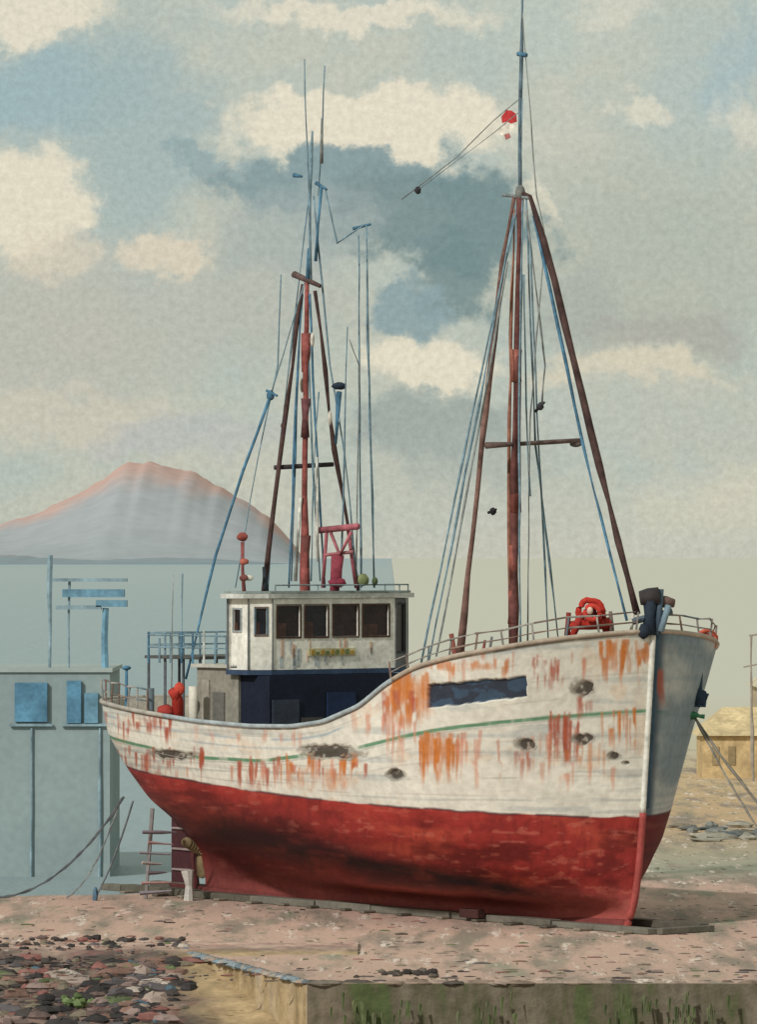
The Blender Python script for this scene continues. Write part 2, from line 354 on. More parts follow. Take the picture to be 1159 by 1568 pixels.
wires([(BL,.017,(794,310),(722,640,-.8),(645,1015,-2.3)),(BL,.015,(787,330),(745,560,-.8),(657,1012,-2.3)),(GY,.015,(778,400),(735,650,-.6),(668,1005,-2.0)),
 (BL,.015,(806,300),(820,680,.5),(855,980,1.8)),(BL,.013,(812,370),(826,700,.5),(840,985,1.6)),(BL2,.019,(818,330),(868,560),(893,680,.3),(920,790,.2),(960,950,0)),
 (BL,.015,(800,300),(795,640,-.1),(797,1000,-.1)),(GY,.011,(832,400),(812,640),(808,1000,.4)),
 (GY,.013,(806,320),(835,560,.2),(830,620,.2)),(BL,.014,(802,420),(806,620,.1),(812,760,.1)),
 (GY,.006,(797,150),(755,185),(700,240),(615,305)),(GY,.005,(797,170),(760,200),(640,291)),(BL,.008,(800,150),(797,290)),
 (GY,.009,(799,0),(822,300),(835,360))])
wires([(BL,.010,(466,90),(468,180),(473,300)),(BL,.009,(497,100),(494,180),(487,300)),(GY,.022,(493,180),(492,250)),(BL,.019,(478,200),(474,300),(476,430)),(BL2,.019,(492,285),(483,400)),
 (BL,.013,(498,290),(516,372),(557,345)),(BL,.012,(473,300),(440,580),(424,720),(410,900,-.5)),(BL,.012,(480,300),(505,560,.2),(528,700,.3),(548,900,.9)),
 (BL2,.021,(414,605,-.3),(372,720,-.6),(330,850,-.9),(284,1040,-1.3)),(BL,.010,(470,420),(414,605,-.3)),(BL,.011,(430,420),(425,560),(395,700,-.4),(360,900,-.8)),
 (BL,.016,(561,345,.5),(563,520,.6),(568,700,.8),(573,900,1.0)),(BL,.013,(549,360,.5),(551,640,.6),(553,900,.8)),(BL,.012,(532,500,.2),(528,640,.2),(522,900,.4)),(GY,.011,(535,520),(550,560,.3),(545,880,.6)),
 (BL2,.018,(462,450),(452,640,-.2),(442,900,-.3)),(BL2,.016,(474,450),(482,640,.1),(497,900,.3)),(BL,.015,(470,500),(478,700,.1),(490,890,.2)),(BL2,.014,(456,560),(446,890,-.2)),
 (GY,.008,(265,880,-2),(262,1070,-2)),(BL,.010,(488,600),(480,720),(476,890)),('#cfd0c8',.022,(460,760,-.1),(452,890,-.1)),('#cfd0c8',.022,(485,700,.1),(486,860,.1))])
mb.build('stays_and_shrouds',M_RIG,boat,smooth=True)
mb=MB()
mb.tube([E(468,1000),E(466,760),E(470,430)],.075,.05,PK,jit=.01)
for (r,c_) in ((850,'#7d4a46'),(640,'#6d4648'),(540,'#a8605a')): mb.tube([E(467,r+30),E(468,r-30)],.076,.068,c_,jit=.01)
mb.tube([E(471,430),E(473,380)],.04,.03,BL2)
mb.tube([E(404,905,-.9),E(430,690,-.4),E(463,435)],.045,.03,BD,jit=.015)
mb.tube([E(549,905,.9),E(512,690,.4),E(482,445)],.045,.03,BD,jit=.015)
mb.tube([E(420,716,-.5),E(510,711,.5)],.04,.04,'#3d3538'); mb.tube([E(450,420),E(490,438)],.06,.035,'#5c4a48')
mb.tube([E(450,268),E(462,270)],.04,.02,BL2);mb.tube([E(484,280),E(500,290)],.035,.02,BL2);mb.tube([E(540,350,.4),E(568,343,.6)],.03,.02,BL2)
mb.ell(E(414,605,-.3),(.07,.04,.08),BL2,jit=.15); mb.tube([E(408,598,-.3),E(424,606,-.3)],.025,.02,BL2); mb.ell(E(519,591,.2),(.12,.06,.06),'#2f3c4a',jit=.15); mb.tube([E(519,600,.2),E(514,680,.3)],.05,.02,BL2)
mb.ell(E(434,652,-.3),(.05,.05,.06),'#4f4440'); 
for (q,r,c_) in ((478,520,'#e0d8cc'),(462,590,'#d8cdbf'),(505,640,'#ddd6c8')): mb.ell(E(q,r),(.035,.05,.12),c_,jit=.1)
mb.tube([E(488,812,.2),E(548,806,.2)],.055,.055,'#a8616a'); mb.tube([E(500,815,.2),E(494,900,.2)],.03,.03,'#a8616a'); mb.tube([E(533,812,.3),E(545,900,.5)],.03,.03,'#a8616a')
mb.tube([E(517,850,.2),E(512,905,.2)],.11,.08,'#a24a58'); mb.tube([E(496,850,.2),E(540,845,.3)],.03,.03,'#b97a80'); mb.tube([E(505,812,.2),E(520,850,.2),E(538,815,.2)],.03,.03,'#b06a72')
mb.ell(E(516,892,.1),(.15,.1,.08),'#8f3a4c',jit=.08); mb.ell(E(556,888,.6),(.1,.08,.1),'#8a9468',jit=.08); mb.ell(E(574,890,.8),(.05,.05,.07),'#5b6b4a')
mb.tube([E(374,915,-1.5),E(371,830,-1.5)],.045,.035,'#9c5a58',jit=.02); mb.ell(E(371,822,-1.5),(.10,.07,.07),'#a5584f',jit=.12); mb.ell(E(374,860,-1.5),(.08,.05,.05),'#b86a5c',jit=.12); mb.ell(E(373,885,-1.5),(.07,.05,.06),'#8a5550',jit=.12)
mb.tube([E(407,905,-1.0),E(404,868,-1.0)],.05,.03,'#2e3238'); mb.ell(E(381,885,-1.4),(.07,.05,.05),'#d8d4c8')
mb.build('mizzen_mast',M_RIG,boat,smooth=True)
mb=MB()
def flag(pts,col): mb.add([E(*p) for p in pts],[tuple(range(len(pts)))],col)
flag([(768,178),(776,168),(784,169),(791,174),(792,186),(783,189),(777,186),(769,188)],'#b83a3c')
flag([(769,190),(777,188),(784,191),(790,189),(786,198),(776,201),(769,207),(762,203)],'#e4ddd0')
flag([(772,206),(780,203),(783,210),(775,214)],'#a86a66')
mb.build('flag',M_RIG,boat)

# ------------------------------------------------------------------ railings
mb=MB()
def rail(side,d0,d1,h,step,col,nr=2,r=.018):
    prev=None; dd=d0
    while dd<=d1:
        a_=1-dd/L; D_,V_,Z_=hull(np.array([a_]),np.array([1.])); p=np.array(W(D_[0],side*max(V_[0]-.04,0),Z_[0])); 
        hh=h*random.uniform(.88,1.1); 
        mb.tube([p,p+np.array([random.uniform(-.05,.05),0,hh])],r,r*.9,random.choice(col),n=5)
        if prev is not None:
            for k in range(nr): mb.tube([prev[0]+np.array([0,0,prev[1]*(k+1)/nr]),p+np.array([0,0,hh*(k+1)/nr])],r*.8,r*.8,random.choice(col),n=5,jit=.01)
        prev=(p,hh); dd+=step*(.35+.65*min(1,dd/1.2))
cols=['#8b8580','#7a6c66','#a09c96','#8a7468','#6f7f88']
rail(-1,.05,3.3,.30,.42,cols); rail(1,.02,4.5,.30,.42,cols)
rail(-1,9.6,12.4,.38,.4,cols); rail(1,9,12.4,.38,.4,cols)
pl=[(9.65,-1.25),(10.1,-1.25),(10.6,-1.25),(11.05,-1.25),(11.05,-.6),(11.05,.2),(11.05,1.25),(9.65,1.25)]
for i,(d_,v_) in enumerate(pl):
    mb.tube([W(d_,v_,2.7),W(d_,v_,4.02)],.025,.025,'#6b6f74',n=5)
    mb.tube([W(d_,v_,4.05),W(d_,v_,4.45)],.018,.018,BL,n=5)
for i in range(len(pl)-2):
    for h in(.2,.4): mb.tube([W(*pl[i],4.05+h),W(*pl[i+1],4.05+h)],.014,.014,BL,n=5)
for k in range(8):
    d_=8.5+k*.3; mb.tube([W(d_,-1.6,3.96),W(d_,-1.6,4.4+random.uniform(-.05,.15))],.02,.018,random.choice([BL,BL2,'#c9cbc6']),n=5)
mb.tube([W(8.5,-1.6,4.42),W(10.6,-1.6,4.42)],.016,.016,BL,n=5,jit=.02); mb.tube([W(8.5,-1.6,4.22),W(10.6,-1.6,4.22)],.012,.012,BL,n=5,jit=.02)
rp=[(7.6,-1.3),(7.6,-.4),(7.6,.5),(7.6,1.35),(7.85,1.75),(8.45,1.75)]
for i,p in enumerate(rp):
    mb.tube([W(*p,5.15),W(*p,5.27)],.012,.012,'#7f8f92',n=5)
    if i: mb.tube([W(*rp[i-1],5.26),W(*p,5.26)],.012,.012,'#7f8f92',n=5)
mb.build('railings',M_RIG,boat)

# ------------------------------------------------------------------ deck gear
mb=MB()
up=np.array([0,0,1.]); X1=np.array([1.,0,0])
c=np.array(E(905,938,-.7))
mb.ring(c,X1,up,.19,.055,'#b8362c'); mb.ring(c+np.array([.02,-.15,0]),X1,up,.11,.045,'#c9453a'); mb.ell(c,(.09,.2,.09),'#5a1f1e')
mb.ell(c+np.array([-.02,-.18,.03]),(.05,.04,.06),'#e3c9b8')
mb.tube([c+np.array([-.3,0,-.42]),c+np.array([-.12,0,0])],.07,.06,'#a5352d',jit=.02); mb.tube([c+np.array([.28,.1,-.35]),c+np.array([.1,0,0])],.06,.05,'#8f2c28',jit=.02)
mb.tube([c+np.array([-.36,.05,-.2]),c+np.array([.32,.05,-.16])],.09,.08,'#b23a30',jit=.02); mb.tube([c+np.array([-.36,.02,-.35]),c+np.array([-.34,.0,.0])],.05,.05,'#8f3a34',jit=.01); mb.tube([c+np.array([.33,.02,-.35]),c+np.array([.3,.0,.02])],.04,.04,'#7a6a64',jit=.01)
s=np.array(E(1000,922,0))
mb.tube([s+np.array([-.2,0,.06]),s+np.array([.1,0,.1])],.13,.12,'#3f3a3c',jit=.02); mb.tube([s+np.array([.1,.08,.02]),s+np.array([.34,.1,-.02])],.11,.09,'#6a5550',jit=.02); mb.tube([s+np.array([-.06,0,-.5]),s+np.array([-.04,0,.05])],.11,.12,'#2b3644',jit=.03); mb.tube([s+np.array([.08,0,-.5]),s+np.array([.12,0,.2])],.05,.05,'#4a5a68')
mb.tube([s+np.array([-.32,0,-.30]),s+np.array([.3,.1,-.14])],.05,.045,'#56656f',jit=.02); mb.ell(s+np.array([-.14,-.1,-.44]),(.10,.09,.11),'#27303c',jit=.2); mb.tube([s+np.array([.12,-.05,-.45]),s+np.array([.24,0,-.05])],.05,.05,'#7c93a0')
mb.tube([s+np.array([-.34,0,-.5]),s+np.array([-.3,0,-.18])],.025,.025,'#c9c4b8')
p=np.array(hull_at(1,1-.9/L,4.3)); mb.ell(p+np.array([-.16,-.12,.12]),(.14,.1,.11),'#b5503f',jit=.1); mb.ring(p+np.array([-.16,-.18,.12]),X1,up,.15,.035,'#c6604c'); mb.tube([p+np.array([-.35,-.05,.2]),p+np.array([.02,-.05,.02])],.04,.04,'#d2ccc2')
p=np.array(hull_at(1,1-.62/L,3.55,.08))
mb.tube([p+np.array([0,-.05,.40]),p+np.array([-.02,-.05,-.05])],.03,.035,'#3c4a58'); mb.ell(p+np.array([-.02,-.06,-.02]),(.11,.08,.14),'#2a3b4c',jit=.2)
mb.tube([p+np.array([-.20,-.05,.06]),p+np.array([-.1,-.06,-.14]),p+np.array([.05,-.05,-.15]),p+np.array([.10,-.04,.04])],.045,.03,'#33506a')
p2=p+np.array([-.17,-.1,-.30]); mb.ell(p2,(.13,.09,.06),'#3e7a58',jit=.25); mb.tube([p2+np.array([-.25,-.05,.12]),p2,p2+np.array([.22,0,-.02])],.035,.03,'#4c8a66',jit=.01)
v_=np.array(W(9.35,-1.95,2.6)); mb.tube([v_,v_+np.array([0,0,.75]),v_+np.array([-.06,-.1,.93])],.09,.11,'#b03a30'); mb.ell(v_+np.array([-.2,0,.58]),(.15,.12,.11),'#a8403a',jit=.12); mb.ell(v_+np.array([.03,-.1,.95]),(.09,.06,.11),'#c04a3a',jit=.1)
v_=np.array(W(9.0,-1.9,2.6)); mb.tube([v_,v_+np.array([0,0,1.0])],.07,.08,'#cfc9bd'); v_=np.array(W(10.0,-2.0,2.6)); mb.tube([v_,v_+np.array([0,0,.95])],.05,.05,'#5f6a70')
v_=np.array(W(11.6,-1.3,2.6)); mb.tube([v_,v_+np.array([0,0,1.25])],.035,.025,BL2); mb.ell(v_+np.array([0,0,1.25]),(.08,.06,.04),BL2)
for k in range(9):
    p=np.array(W(1.6+.33*k,-1.9+.2*k,3.6)); mb.tube([p,p+np.array([random.uniform(-.2,.2),0,random.uniform(.5,.95)])],.035,.03,random.choice(['#8d6a5e','#a1958a','#6f6f70','#8a4f47']),jit=.015)
mb.tube([W(1.6,-1.6,4.15),W(3.2,.2,4.0)],.06,.06,'#8b7a70',jit=.02); mb.ell(W(2.9,-.3,3.95),(.3,.2,.2),'#7b6f68',jit=.2); mb.ell(W(2.2,-.9,4.15),(.16,.12,.12),'#9c5549',jit=.2)
mb.build('deck_gear',M_PAINT,boat,smooth=True)
# rudder, skeg post and propeller
mb=MB()
mb.prism([W(11.35,-.05,0)[:2],W(12.0,-.03,0)[:2],W(12.0,.03,0)[:2],W(11.35,.05,0)[:2]],.18,1.35,'#4a2a2e')
mb.tube([W(11.35,0,.1),W(11.55,0,2.1)],.06,.06,'#5c3030')
mb.tube([W(11.0,0,.08),W(12.0,0,.10)],.07,.06,'#5c3030')
for z_ in(.4,.75,1.1): mb.tube([W(11.4,-.07,z_),W(11.95,-.05,z_)],.025,.02,'#9a8a88',n=5)
hub=np.array(W(11.2,-.0,.72)); mb.tube([hub+np.array([CA*.25,-SA*.25,0]),hub],.08,.07,'#7a6a50')
for k in range(3):
    th=k*2*math.pi/3+.5
    for s_ in np.linspace(.12,.36,5): mb.ell(hub+np.array([-SA*math.cos(th)*s_,-CA*math.cos(th)*s_,math.sin(th)*s_]),(.10,.04,.09),'#8a7a5c',nu=8,nv=5)
mb.build('rudder_and_propeller',M_PAINT,boat,smooth=False)

# ------------------------------------------------------------------ cradle & slip timbers
cr=empty('boat_cradle'); mb=MB()
def bxw(x0,x1,y0,y1,z0,z1,col): mb.prism([(x0,y0),(x1,y0),(x1,y1),(x0,y1)],z0,z1,col)
for k in range(7): 
    xx=-3.9+random.uniform(-.12,.1); mb.tube([(xx,7.33,.10+k*.17),(xx+random.uniform(.3,.6),7.5,.10+k*.17+random.uniform(-.06,.06))],.035,.016,['#8f8990','#a98986','#7d727a','#aaa39e'][k%4],n=4,jit=.03)
mb.tube([(-3.9,7.55,0),(-3.8,7.7,1.5)],.035,.03,'#8f8a8a',n=5,jit=.03)
mb.tube([(-3.16,7.0,0),(-3.18,7.0,.5)],.08,.10,'#cbc7c0',n=8,jit=.02)
mb.build('stern_trestle',M_PAINT,cr)
mb=MB()
def beam(d0,d1,v0,v1,z0,z1,col):
    mb.prism([W(d0,v0,0)[:2],W(d1,v0,0)[:2],W(d1,v1,0)[:2],W(d0,v1,0)[:2]],z0,z1,col)
k=-.6
while k<12.9:
    ln=random.uniform(1.4,2.4); o=random.uniform(-.04,.04); beam(k,min(k+ln-.03,13.2),-.68+o,-.44+o,.004,.09+random.uniform(0,.04),random.choice(['#6f6a60','#5b5650','#77746a','#5e5a50'])); beam(k,min(k+ln-.04,13.2),.42,.62,.004,.12,'#5a544c'); k+=ln
k=-.3
while k<12.9:
    w_=random.uniform(.12,.2); e_=random.uniform(-.08,.1); beam(k,k+w_,-.92+e_,-.69,.0045,.045,random.choice(['#5f594f','#7d766b','#8a8072'])); beam(k,k+w_,.63,.95,.0045,.045,'#5f594f'); k+=random.uniform(.6,1.0)
beam(3.1,3.55,-.85,-.7,.06,.2,'#4a2e2c')
beam(-.75,-.62,-.5,.6,.005,.10,'#6a665c'); 
mb.build('slip_timbers',M_PAINT,cr,bevel=.012)

# ------------------------------------------------------------------ ropes
def sag(p,q,s,n=14): 
    p=np.array(p,float);q=np.array(q,float); return [p+(q-p)*t_-np.array([0,0,s*4*t_*(1-t_)]) for t_ in np.linspace(0,1,n)]
mb=MB(); pb=np.array(hull_at(1,1-.6/L,3.2,.1))
mb.tube(sag(pb,(8.2,-3.5,.03),.5),.022,.022,'#7f7a70',n=5,jit=.01); mb.tube(sag(pb,(7.0,-4,.03),.35),.018,.018,'#8a857a',n=5,jit=.01)
mb.build('bow_mooring_rope',M_RIG)
mb=MB(); pa=(-4.25,7.2,1.72)
mb.tube(sag(pa,(-6.4,7.0,.05),.42),.022,.022,'#5f6468',n=5,jit=.01); mb.tube([(-6.4,7.0,.05),(-7.2,6.6,.03),(-8.5,6.3,.03)],.022,.022,'#5f6468',n=5)
mb.tube(sag((-4.1,7.2,1.65),(-4.7,7.0,.08),.12),.018,.018,'#6f7478',n=5); mb.tube(sag((-4.3,7.2,1.7),(-5.2,7.0,.05),.3),.016,.016,'#8b8f90',n=5,jit=.01); mb.ell((-4.72,7.0,.10),(.05,.05,.12),'#5a788c',jit=.2)
mb.build('stern_mooring_rope',M_RIG)

# ------------------------------------------------------------------ harbour ground
def proc_mat(name,rough,builder,spec=.15):
    m=bpy.data.materials.new(name); m.use_nodes=True; nt=m.node_tree; b=nt.nodes['Principled BSDF']
    b.inputs['Roughness'].default_value=rough; b.inputs['Specular IOR Level'].default_value=spec; builder(nt,b); return m
def noise(nt,vec,scale,detail=5,rough=.55):
    n=nt.nodes.new('ShaderNodeTexNoise'); n.inputs['Scale'].default_value=scale; n.inputs['Detail'].default_value=detail; n.inputs['Roughness'].default_value=rough
    nt.links.new(vec,n.inputs['Vector']); return n
def ramp(nt,fac,stops,interp='LINEAR'):
    r=nt.nodes.new('ShaderNodeValToRGB'); e=r.color_ramp; e.interpolation=interp
    while len(e.elements)<len(stops): e.elements.new(.5)
    for el,(p_,c_) in zip(e.elements,stops): el.position=p_; el.color=c_ if len(c_)==4 else c_+(1,)
    nt.links.new(fac,r.inputs[0]); return r
def mix(nt,fac,a_,b_):
    m=nt.nodes.new('ShaderNodeMix'); m.data_type='RGBA'
    for s_,x in((m.inputs[0],fac),(m.inputs[6],a_),(m.inputs[7],b_)):
        if isinstance(x,bpy.types.NodeSocket): nt.links.new(x,s_)
        else: s_.default_value=x
    return m.outputs[2]
def quay_b(nt,b):
    tc=nt.nodes.new('ShaderNodeTexCoord'); o=tc.outputs['Object']; 
    mp=nt.nodes.new('ShaderNodeMapping'); mp.inputs['Scale'].default_value=(.35,.1,1); nt.links.new(o,mp.inputs['Vector'])
    w=noise(nt,mp.outputs[0],1.0)
    sx=nt.nodes.new('ShaderNodeSeparateXYZ'); nt.links.new(o,sx.inputs[0])
    a1=nt.nodes.new('ShaderNodeMath'); a1.operation='MULTIPLY_ADD'; a1.inputs[1].default_value=8; nt.links.new(w.outputs[0],a1.inputs[0]); nt.links.new(sx.outputs[1],a1.inputs[2])
    mr=nt.nodes.new('ShaderNodeMapRange'); mr.inputs['From Min'].default_value=-10; mr.inputs['From Max'].default_value=140; nt.links.new(a1.outputs[0],mr.inputs[0])
    r=ramp(nt,mr.outputs[0],[(0,L4('#b39a8c')),(.07,L4('#c4a798')),(.17,L4('#bfa294')),(.20,L4('#9fa090')),(.26,L4('#b3a188')),(.31,L4('#c0a585')),(.42,L4('#c4ab88')),(.60,L4('#c3bba4')),(1,L4('#c6c5b8'))])
    far=nt.nodes.new('ShaderNodeMapRange'); far.inputs['From Min'].default_value=60; far.inputs['From Max'].default_value=85; far.inputs['To Min'].default_value=1; far.inputs['To Max'].default_value=0; nt.links.new(sx.outputs[1],far.inputs[0])
    def gated(x):
        m=nt.nodes.new('ShaderNodeMath'); m.operation='MULTIPLY'; nt.links.new(x,m.inputs[0]); nt.links.new(far.outputs[0],m.inputs[1]); return m.outputs[0]
    mp2=nt.nodes.new('ShaderNodeMapping'); mp2.inputs['Scale'].default_value=(.9,.16,1); nt.links.new(o,mp2.inputs['Vector'])
    n2=noise(nt,mp2.outputs[0],1.2,6,.65); r2=ramp(nt,n2.outputs[0],[(.48,(0,0,0)),(.62,(1,1,1))])
    c=mix(nt,gated(r2.outputs[0]),r.outputs[0],L4('#918579'))
    mp4=nt.nodes.new('ShaderNodeMapping'); mp4.inputs['Scale'].default_value=(.6,.14,1); mp4.inputs['Location'].default_value=(15,7,0); nt.links.new(o,mp4.inputs['Vector'])
    n5=noise(nt,mp4.outputs[0],1.6,6,.7); r5=ramp(nt,n5.outputs[0],[(.54,(0,0,0)),(.66,(.8,.8,.8))]); c=mix(nt,gated(r5.outputs[0]),c,L4('#8c8f7c'))
    mp3=nt.nodes.new('ShaderNodeMapping'); mp3.inputs['Scale'].default_value=(2.2,.35,1); mp3.inputs['Location'].default_value=(5,3,0); nt.links.new(o,mp3.inputs['Vector'])
    n3=noise(nt,mp3.outputs[0],1.6,6,.7); r3=ramp(nt,n3.outputs[0],[(.57,(0,0,0)),(.65,(1,1,1))]); c=mix(nt,gated(r3.outputs[0]),c,L4('#dbcdc1'))
    n4=noise(nt,mp3.outputs[0],3.1,4,.7); r4=ramp(nt,n4.outputs[0],[(.60,(0,0,0)),(.66,(1,1,1))]); c=mix(nt,gated(r4.outputs[0]),c,L4('#6f6a58'))
    nt.links.new(c,b.inputs['Base Color'])
    bp=nt.nodes.new('ShaderNodeBump'); bp.inputs['Distance'].default_value=.05; nt.links.new(gated(n3.outputs[0]),bp.inputs['Height']); bp.inputs['Strength'].default_value=.5; nt.links.new(bp.outputs[0],b.inputs['Normal'])
M_QTOP=proc_mat('quay_surface',.95,quay_b,.05)
def wall_b(c1,c2,c3,c4,sx_=1.6,sz_2=.5):
    def f(nt,b):
        tc=nt.nodes.new('ShaderNodeTexCoord'); o=tc.outputs['Object']
        mp=nt.nodes.new('ShaderNodeMapping'); mp.inputs['Scale'].default_value=(sx_,sx_,sz_2); nt.links.new(o,mp.inputs['Vector'])
        n=noise(nt,mp.outputs[0],1.3,6,.65); r=ramp(nt,n.outputs[0],[(.38,L4(c1)),(.47,L4(c2)),(.57,L4(c3)),(.68,L4(c4))])
        n2=noise(nt,o,5,4,.6); r2=ramp(nt,n2.outputs[0],[(.35,(.7,.7,.7)),(.65,(1.1,1.1,1.1))])
        m=nt.nodes.new('ShaderNodeMix'); m.data_type='RGBA'; m.blend_type='MULTIPLY'; m.inputs[0].default_value=.8; nt.links.new(r.outputs[0],m.inputs[6]); nt.links.new(r2.outputs[0],m.inputs[7])
        nt.links.new(m.outputs[2],b.inputs['Base Color'])
        bp=nt.nodes.new('ShaderNodeBump'); bp.inputs['Strength'].default_value=.6; bp.inputs['Distance'].default_value=.06; nt.links.new(n2.outputs[0],bp.inputs['Height']); nt.links.new(bp.outputs[0],b.inputs['Normal'])
    return f
M_QWALL=proc_mat('weedy_stone_wall',.95,wall_b('#566040','#67614f','#776d60','#837868'))
M_QSIDE=proc_mat('ochre_stone_wall',.95,wall_b('#9a8668','#ad9774','#b8a485','#b3a290'))
poly=[(-.96,-9.8),(70,-9.8),(1400,8800),(22,8800),(1.6,300),(1.0,70),(-1.6,18),(-2.9,10.5),(-3.6,9.0),(-6,8.2),(-60,8.4),(-60,-3.2),(-2.8,-4.4)]
me=bpy.data.meshes.new('quay')
pp=[];tag=[]
for i,(p,q) in enumerate(zip(poly,poly[1:]+poly[:1])):
    ln=math.dist(p,q); k=max(1,min(160,int(ln/.35))) if ln<90 else 4
    ky={0:.25,12:.6}.get(i,4)
    for j in range(k):
        t_=j/k; jit=.06 if (j and ln<90) else 0
        pp.append((p[0]+(q[0]-p[0])*t_+random.uniform(-jit,jit),p[1]+(q[1]-p[1])*t_+random.uniform(-jit,jit)*ky)); tag.append(i)
n=len(pp); vs=[(x,y,0) for x,y in pp]+[(x,y,-2.2) for x,y in pp]
fs=[tuple(range(n))]+[(i,i+n,(i+1)%n+n,(i+1)%n) for i in range(n)]
me.from_pydata(vs,[],fs); me.materials.append(M_QTOP);me.materials.append(M_QWALL);me.materials.append(M_QSIDE)
for i in range(n): me.polygons[i+1].material_index=2 if tag[i]==12 else 1
me.update(); o=bpy.data.objects.new('quay',me); scene.collection.objects.link(o)
mb=MB(); pal=['#6f5f5a','#94807a','#5f5a5c','#84695e','#a5948a','#566c7a','#656f50','#4a4442','#8d625c','#3f3c3c','#7d7364','#b8aca2']
x=-.9
while x<12:
    r=random.uniform(.03,.13); mb.ell((x,-9.72+random.uniform(-.08,.15),-.0),(r*1.8,r*.8,r*.35),random.choice(['#8d7b6e','#a39085','#7b7268','#a08f82','#5f5852']),nu=8,nv=4,jit=.18); x+=random.uniform(.08,.4)
for i in range(90):
    t_=random.random(); mb.ell((-2.8+1.84*t_,-4.3-5.4*t_,-.005),(random.uniform(.05,.14),.14,.04),random.choice(['#7d8c96','#8f9aa0','#a39a90','#6f7b84','#a59284']),nu=7,nv=4,jit=.2)
mb.build('edge_stones',M_STONE)
mb=MB()
for k in range(110):
    xc=random.choice([-.2,.3,1.5,3.5,4.0,4.4,5.6])+random.gauss(0,.25); z0=-random.uniform(.1,.75); h=random.uniform(.10,.30); yy=-9.98-random.uniform(0,.06); w_=random.uniform(.015,.04)
    mb.add([(xc-w_,yy,z0),(xc,yy-.02,z0+.03),(xc+w_,yy,z0),(xc+w_*.5,yy-.04,z0-h),(xc-w_*.4,yy-.04,z0-h*.8)],[(0,4,3,2,1)],random.choice(['#5b6444','#646a4a','#566040','#666850']))
mb.build('wall_weeds',M_STONE)
mb=MB(); mb.add([(-8000,-300,-2.3),(8000,-300,-2.3),(8000,9000,-2.3),(-8000,9000,-2.3)],[(0,1,2,3)],'#8f8672'); mb.build('ground',M_STONE)

# rubble beach
def yedge(x): return -3.2-1.2*(np.clip(x,-60,-2.8)+60)/57.2 - np.maximum(x+2.8,0)*2.93
def beach_z(X,Y):
    e=np.maximum(yedge(np.minimum(X,-2.8))-.15-Y,0)
    return .045-.16*e+.16*(fbm(X*1.6+50,Y*1.3+50)-.5)*sstep(0,1,e+.3)
nx,ny=220,170; xs=-.3-39.7*(np.linspace(1,0,nx)**1.8); ys=np.linspace(-26,-2.0,ny)
X,Y=np.meshgrid(xs,ys,indexing='ij'); Z=beach_z(X,Y)+.04*(fbm(X*6+50,Y*6+50)-.5)-.14*sstep(-3.0,-2.0,Y); 
C=np.ones(X.shape+(3,))*np.array(lin('#837167')); C=mixc(C,lin('#c0a596'),sstep(-5.6,-3.4,Y+2.2*(fbm(X*1.5+9,Y+60)-.5))); C=mixc(C,lin('#4a4541'),.85*sstep(.44,.56,fbm(X*3+9,Y*1.6+60))*sstep(-3.6,-5.0,Y)); C=mixc(C,lin('#94605f'),.4*sstep(.55,.65,fbm(X*5+19,Y*4+60)))
C=mixc(C,lin('#b8a07c'),sstep(-3.6,-2.5,X+.15*(Y+4)+.8*(fbm(X*2+50,Y*2+50)-.5))*sstep(-4.2,-5,Y)); 
grid_obj('rubble_beach',X,Y,Z,C,M_STONE)
mb=MB()
for k in range(3200):
    yy=-2.0-11*random.random()**1.05; x=-2.75-abs(random.gauss(0,2.3))+random.uniform(-.3,.2)
    if yy<-6 : x-=random.random()*.15*(-6-yy)
    if yy>-5.0 and random.random()<.6: continue
    dark=float(fbm(np.array(x*1.5+9),np.array(yy*.8+60),3))
    if dark>.56 and random.random()<.6: continue
    z=float(beach_z(np.array(x),np.array(yy))); r=(.02+.12*random.random()**3)*(.5 if yy>-5 else 1)
    mb.ell((x,yy,z+r*.1),(r*random.uniform(1.0,2.2),r,r*random.uniform(.4,.85)),random.choice(pal[:4]+pal[7:11]+['#3f3c3c','#4a4442'] if dark>.48 else pal),nu=7,nv=4,jit=.24,rot=random.uniform(-.5,.5))
zb=float(beach_z(np.array(-4.2),np.array(-7.6)))
for k in range(14): mb.ell((-4.2+random.gauss(0,.12),-7.6+random.gauss(0,.3),zb+.04+random.gauss(0,.03)),(.07,.07,.05),random.choice(['#65784c','#7c8d60','#55643f']),nu=7,nv=4,jit=.25)
mb.build('beach_stones',M_STONE)
mb=MB()
for k in range(560):
    x=random.uniform(-7,8); yy=random.choice([random.uniform(-9.5,-3),random.uniform(-5,6),random.uniform(-9.5,-7.5)])
    r=random.uniform(.008,.032); mb.ell((x,yy,r*.2),(r*random.uniform(1.2,5),r,r*.5),random.choice(pal[:4]+pal[6:11]),nu=6,nv=4,jit=.2)
for k in range(26): 
    r=random.uniform(.015,.05); mb.ell((.35+random.gauss(0,.28),-8.4+random.gauss(0,.25),r*.5),(r*1.8,r,r),random.choice(['#4a4440','#5d564e','#6f665c','#3f3a38']),nu=6,nv=4,jit=.25)
mb.build('quay_pebbles',M_STONE)
mb=MB()
for k in range(30):
    x=8.0*random.uniform(.86,1.2)-.6; y=random.uniform(24,31); mb.ell((x,y,.03),(random.uniform(.1,.4),.2,random.uniform(.03,.12)),random.choice(['#6a6c68','#7f817c','#8a8072','#5f666a','#9d998c']),nu=8,nv=5,jit=.25)
mb.build('rubble_heap',M_STONE)
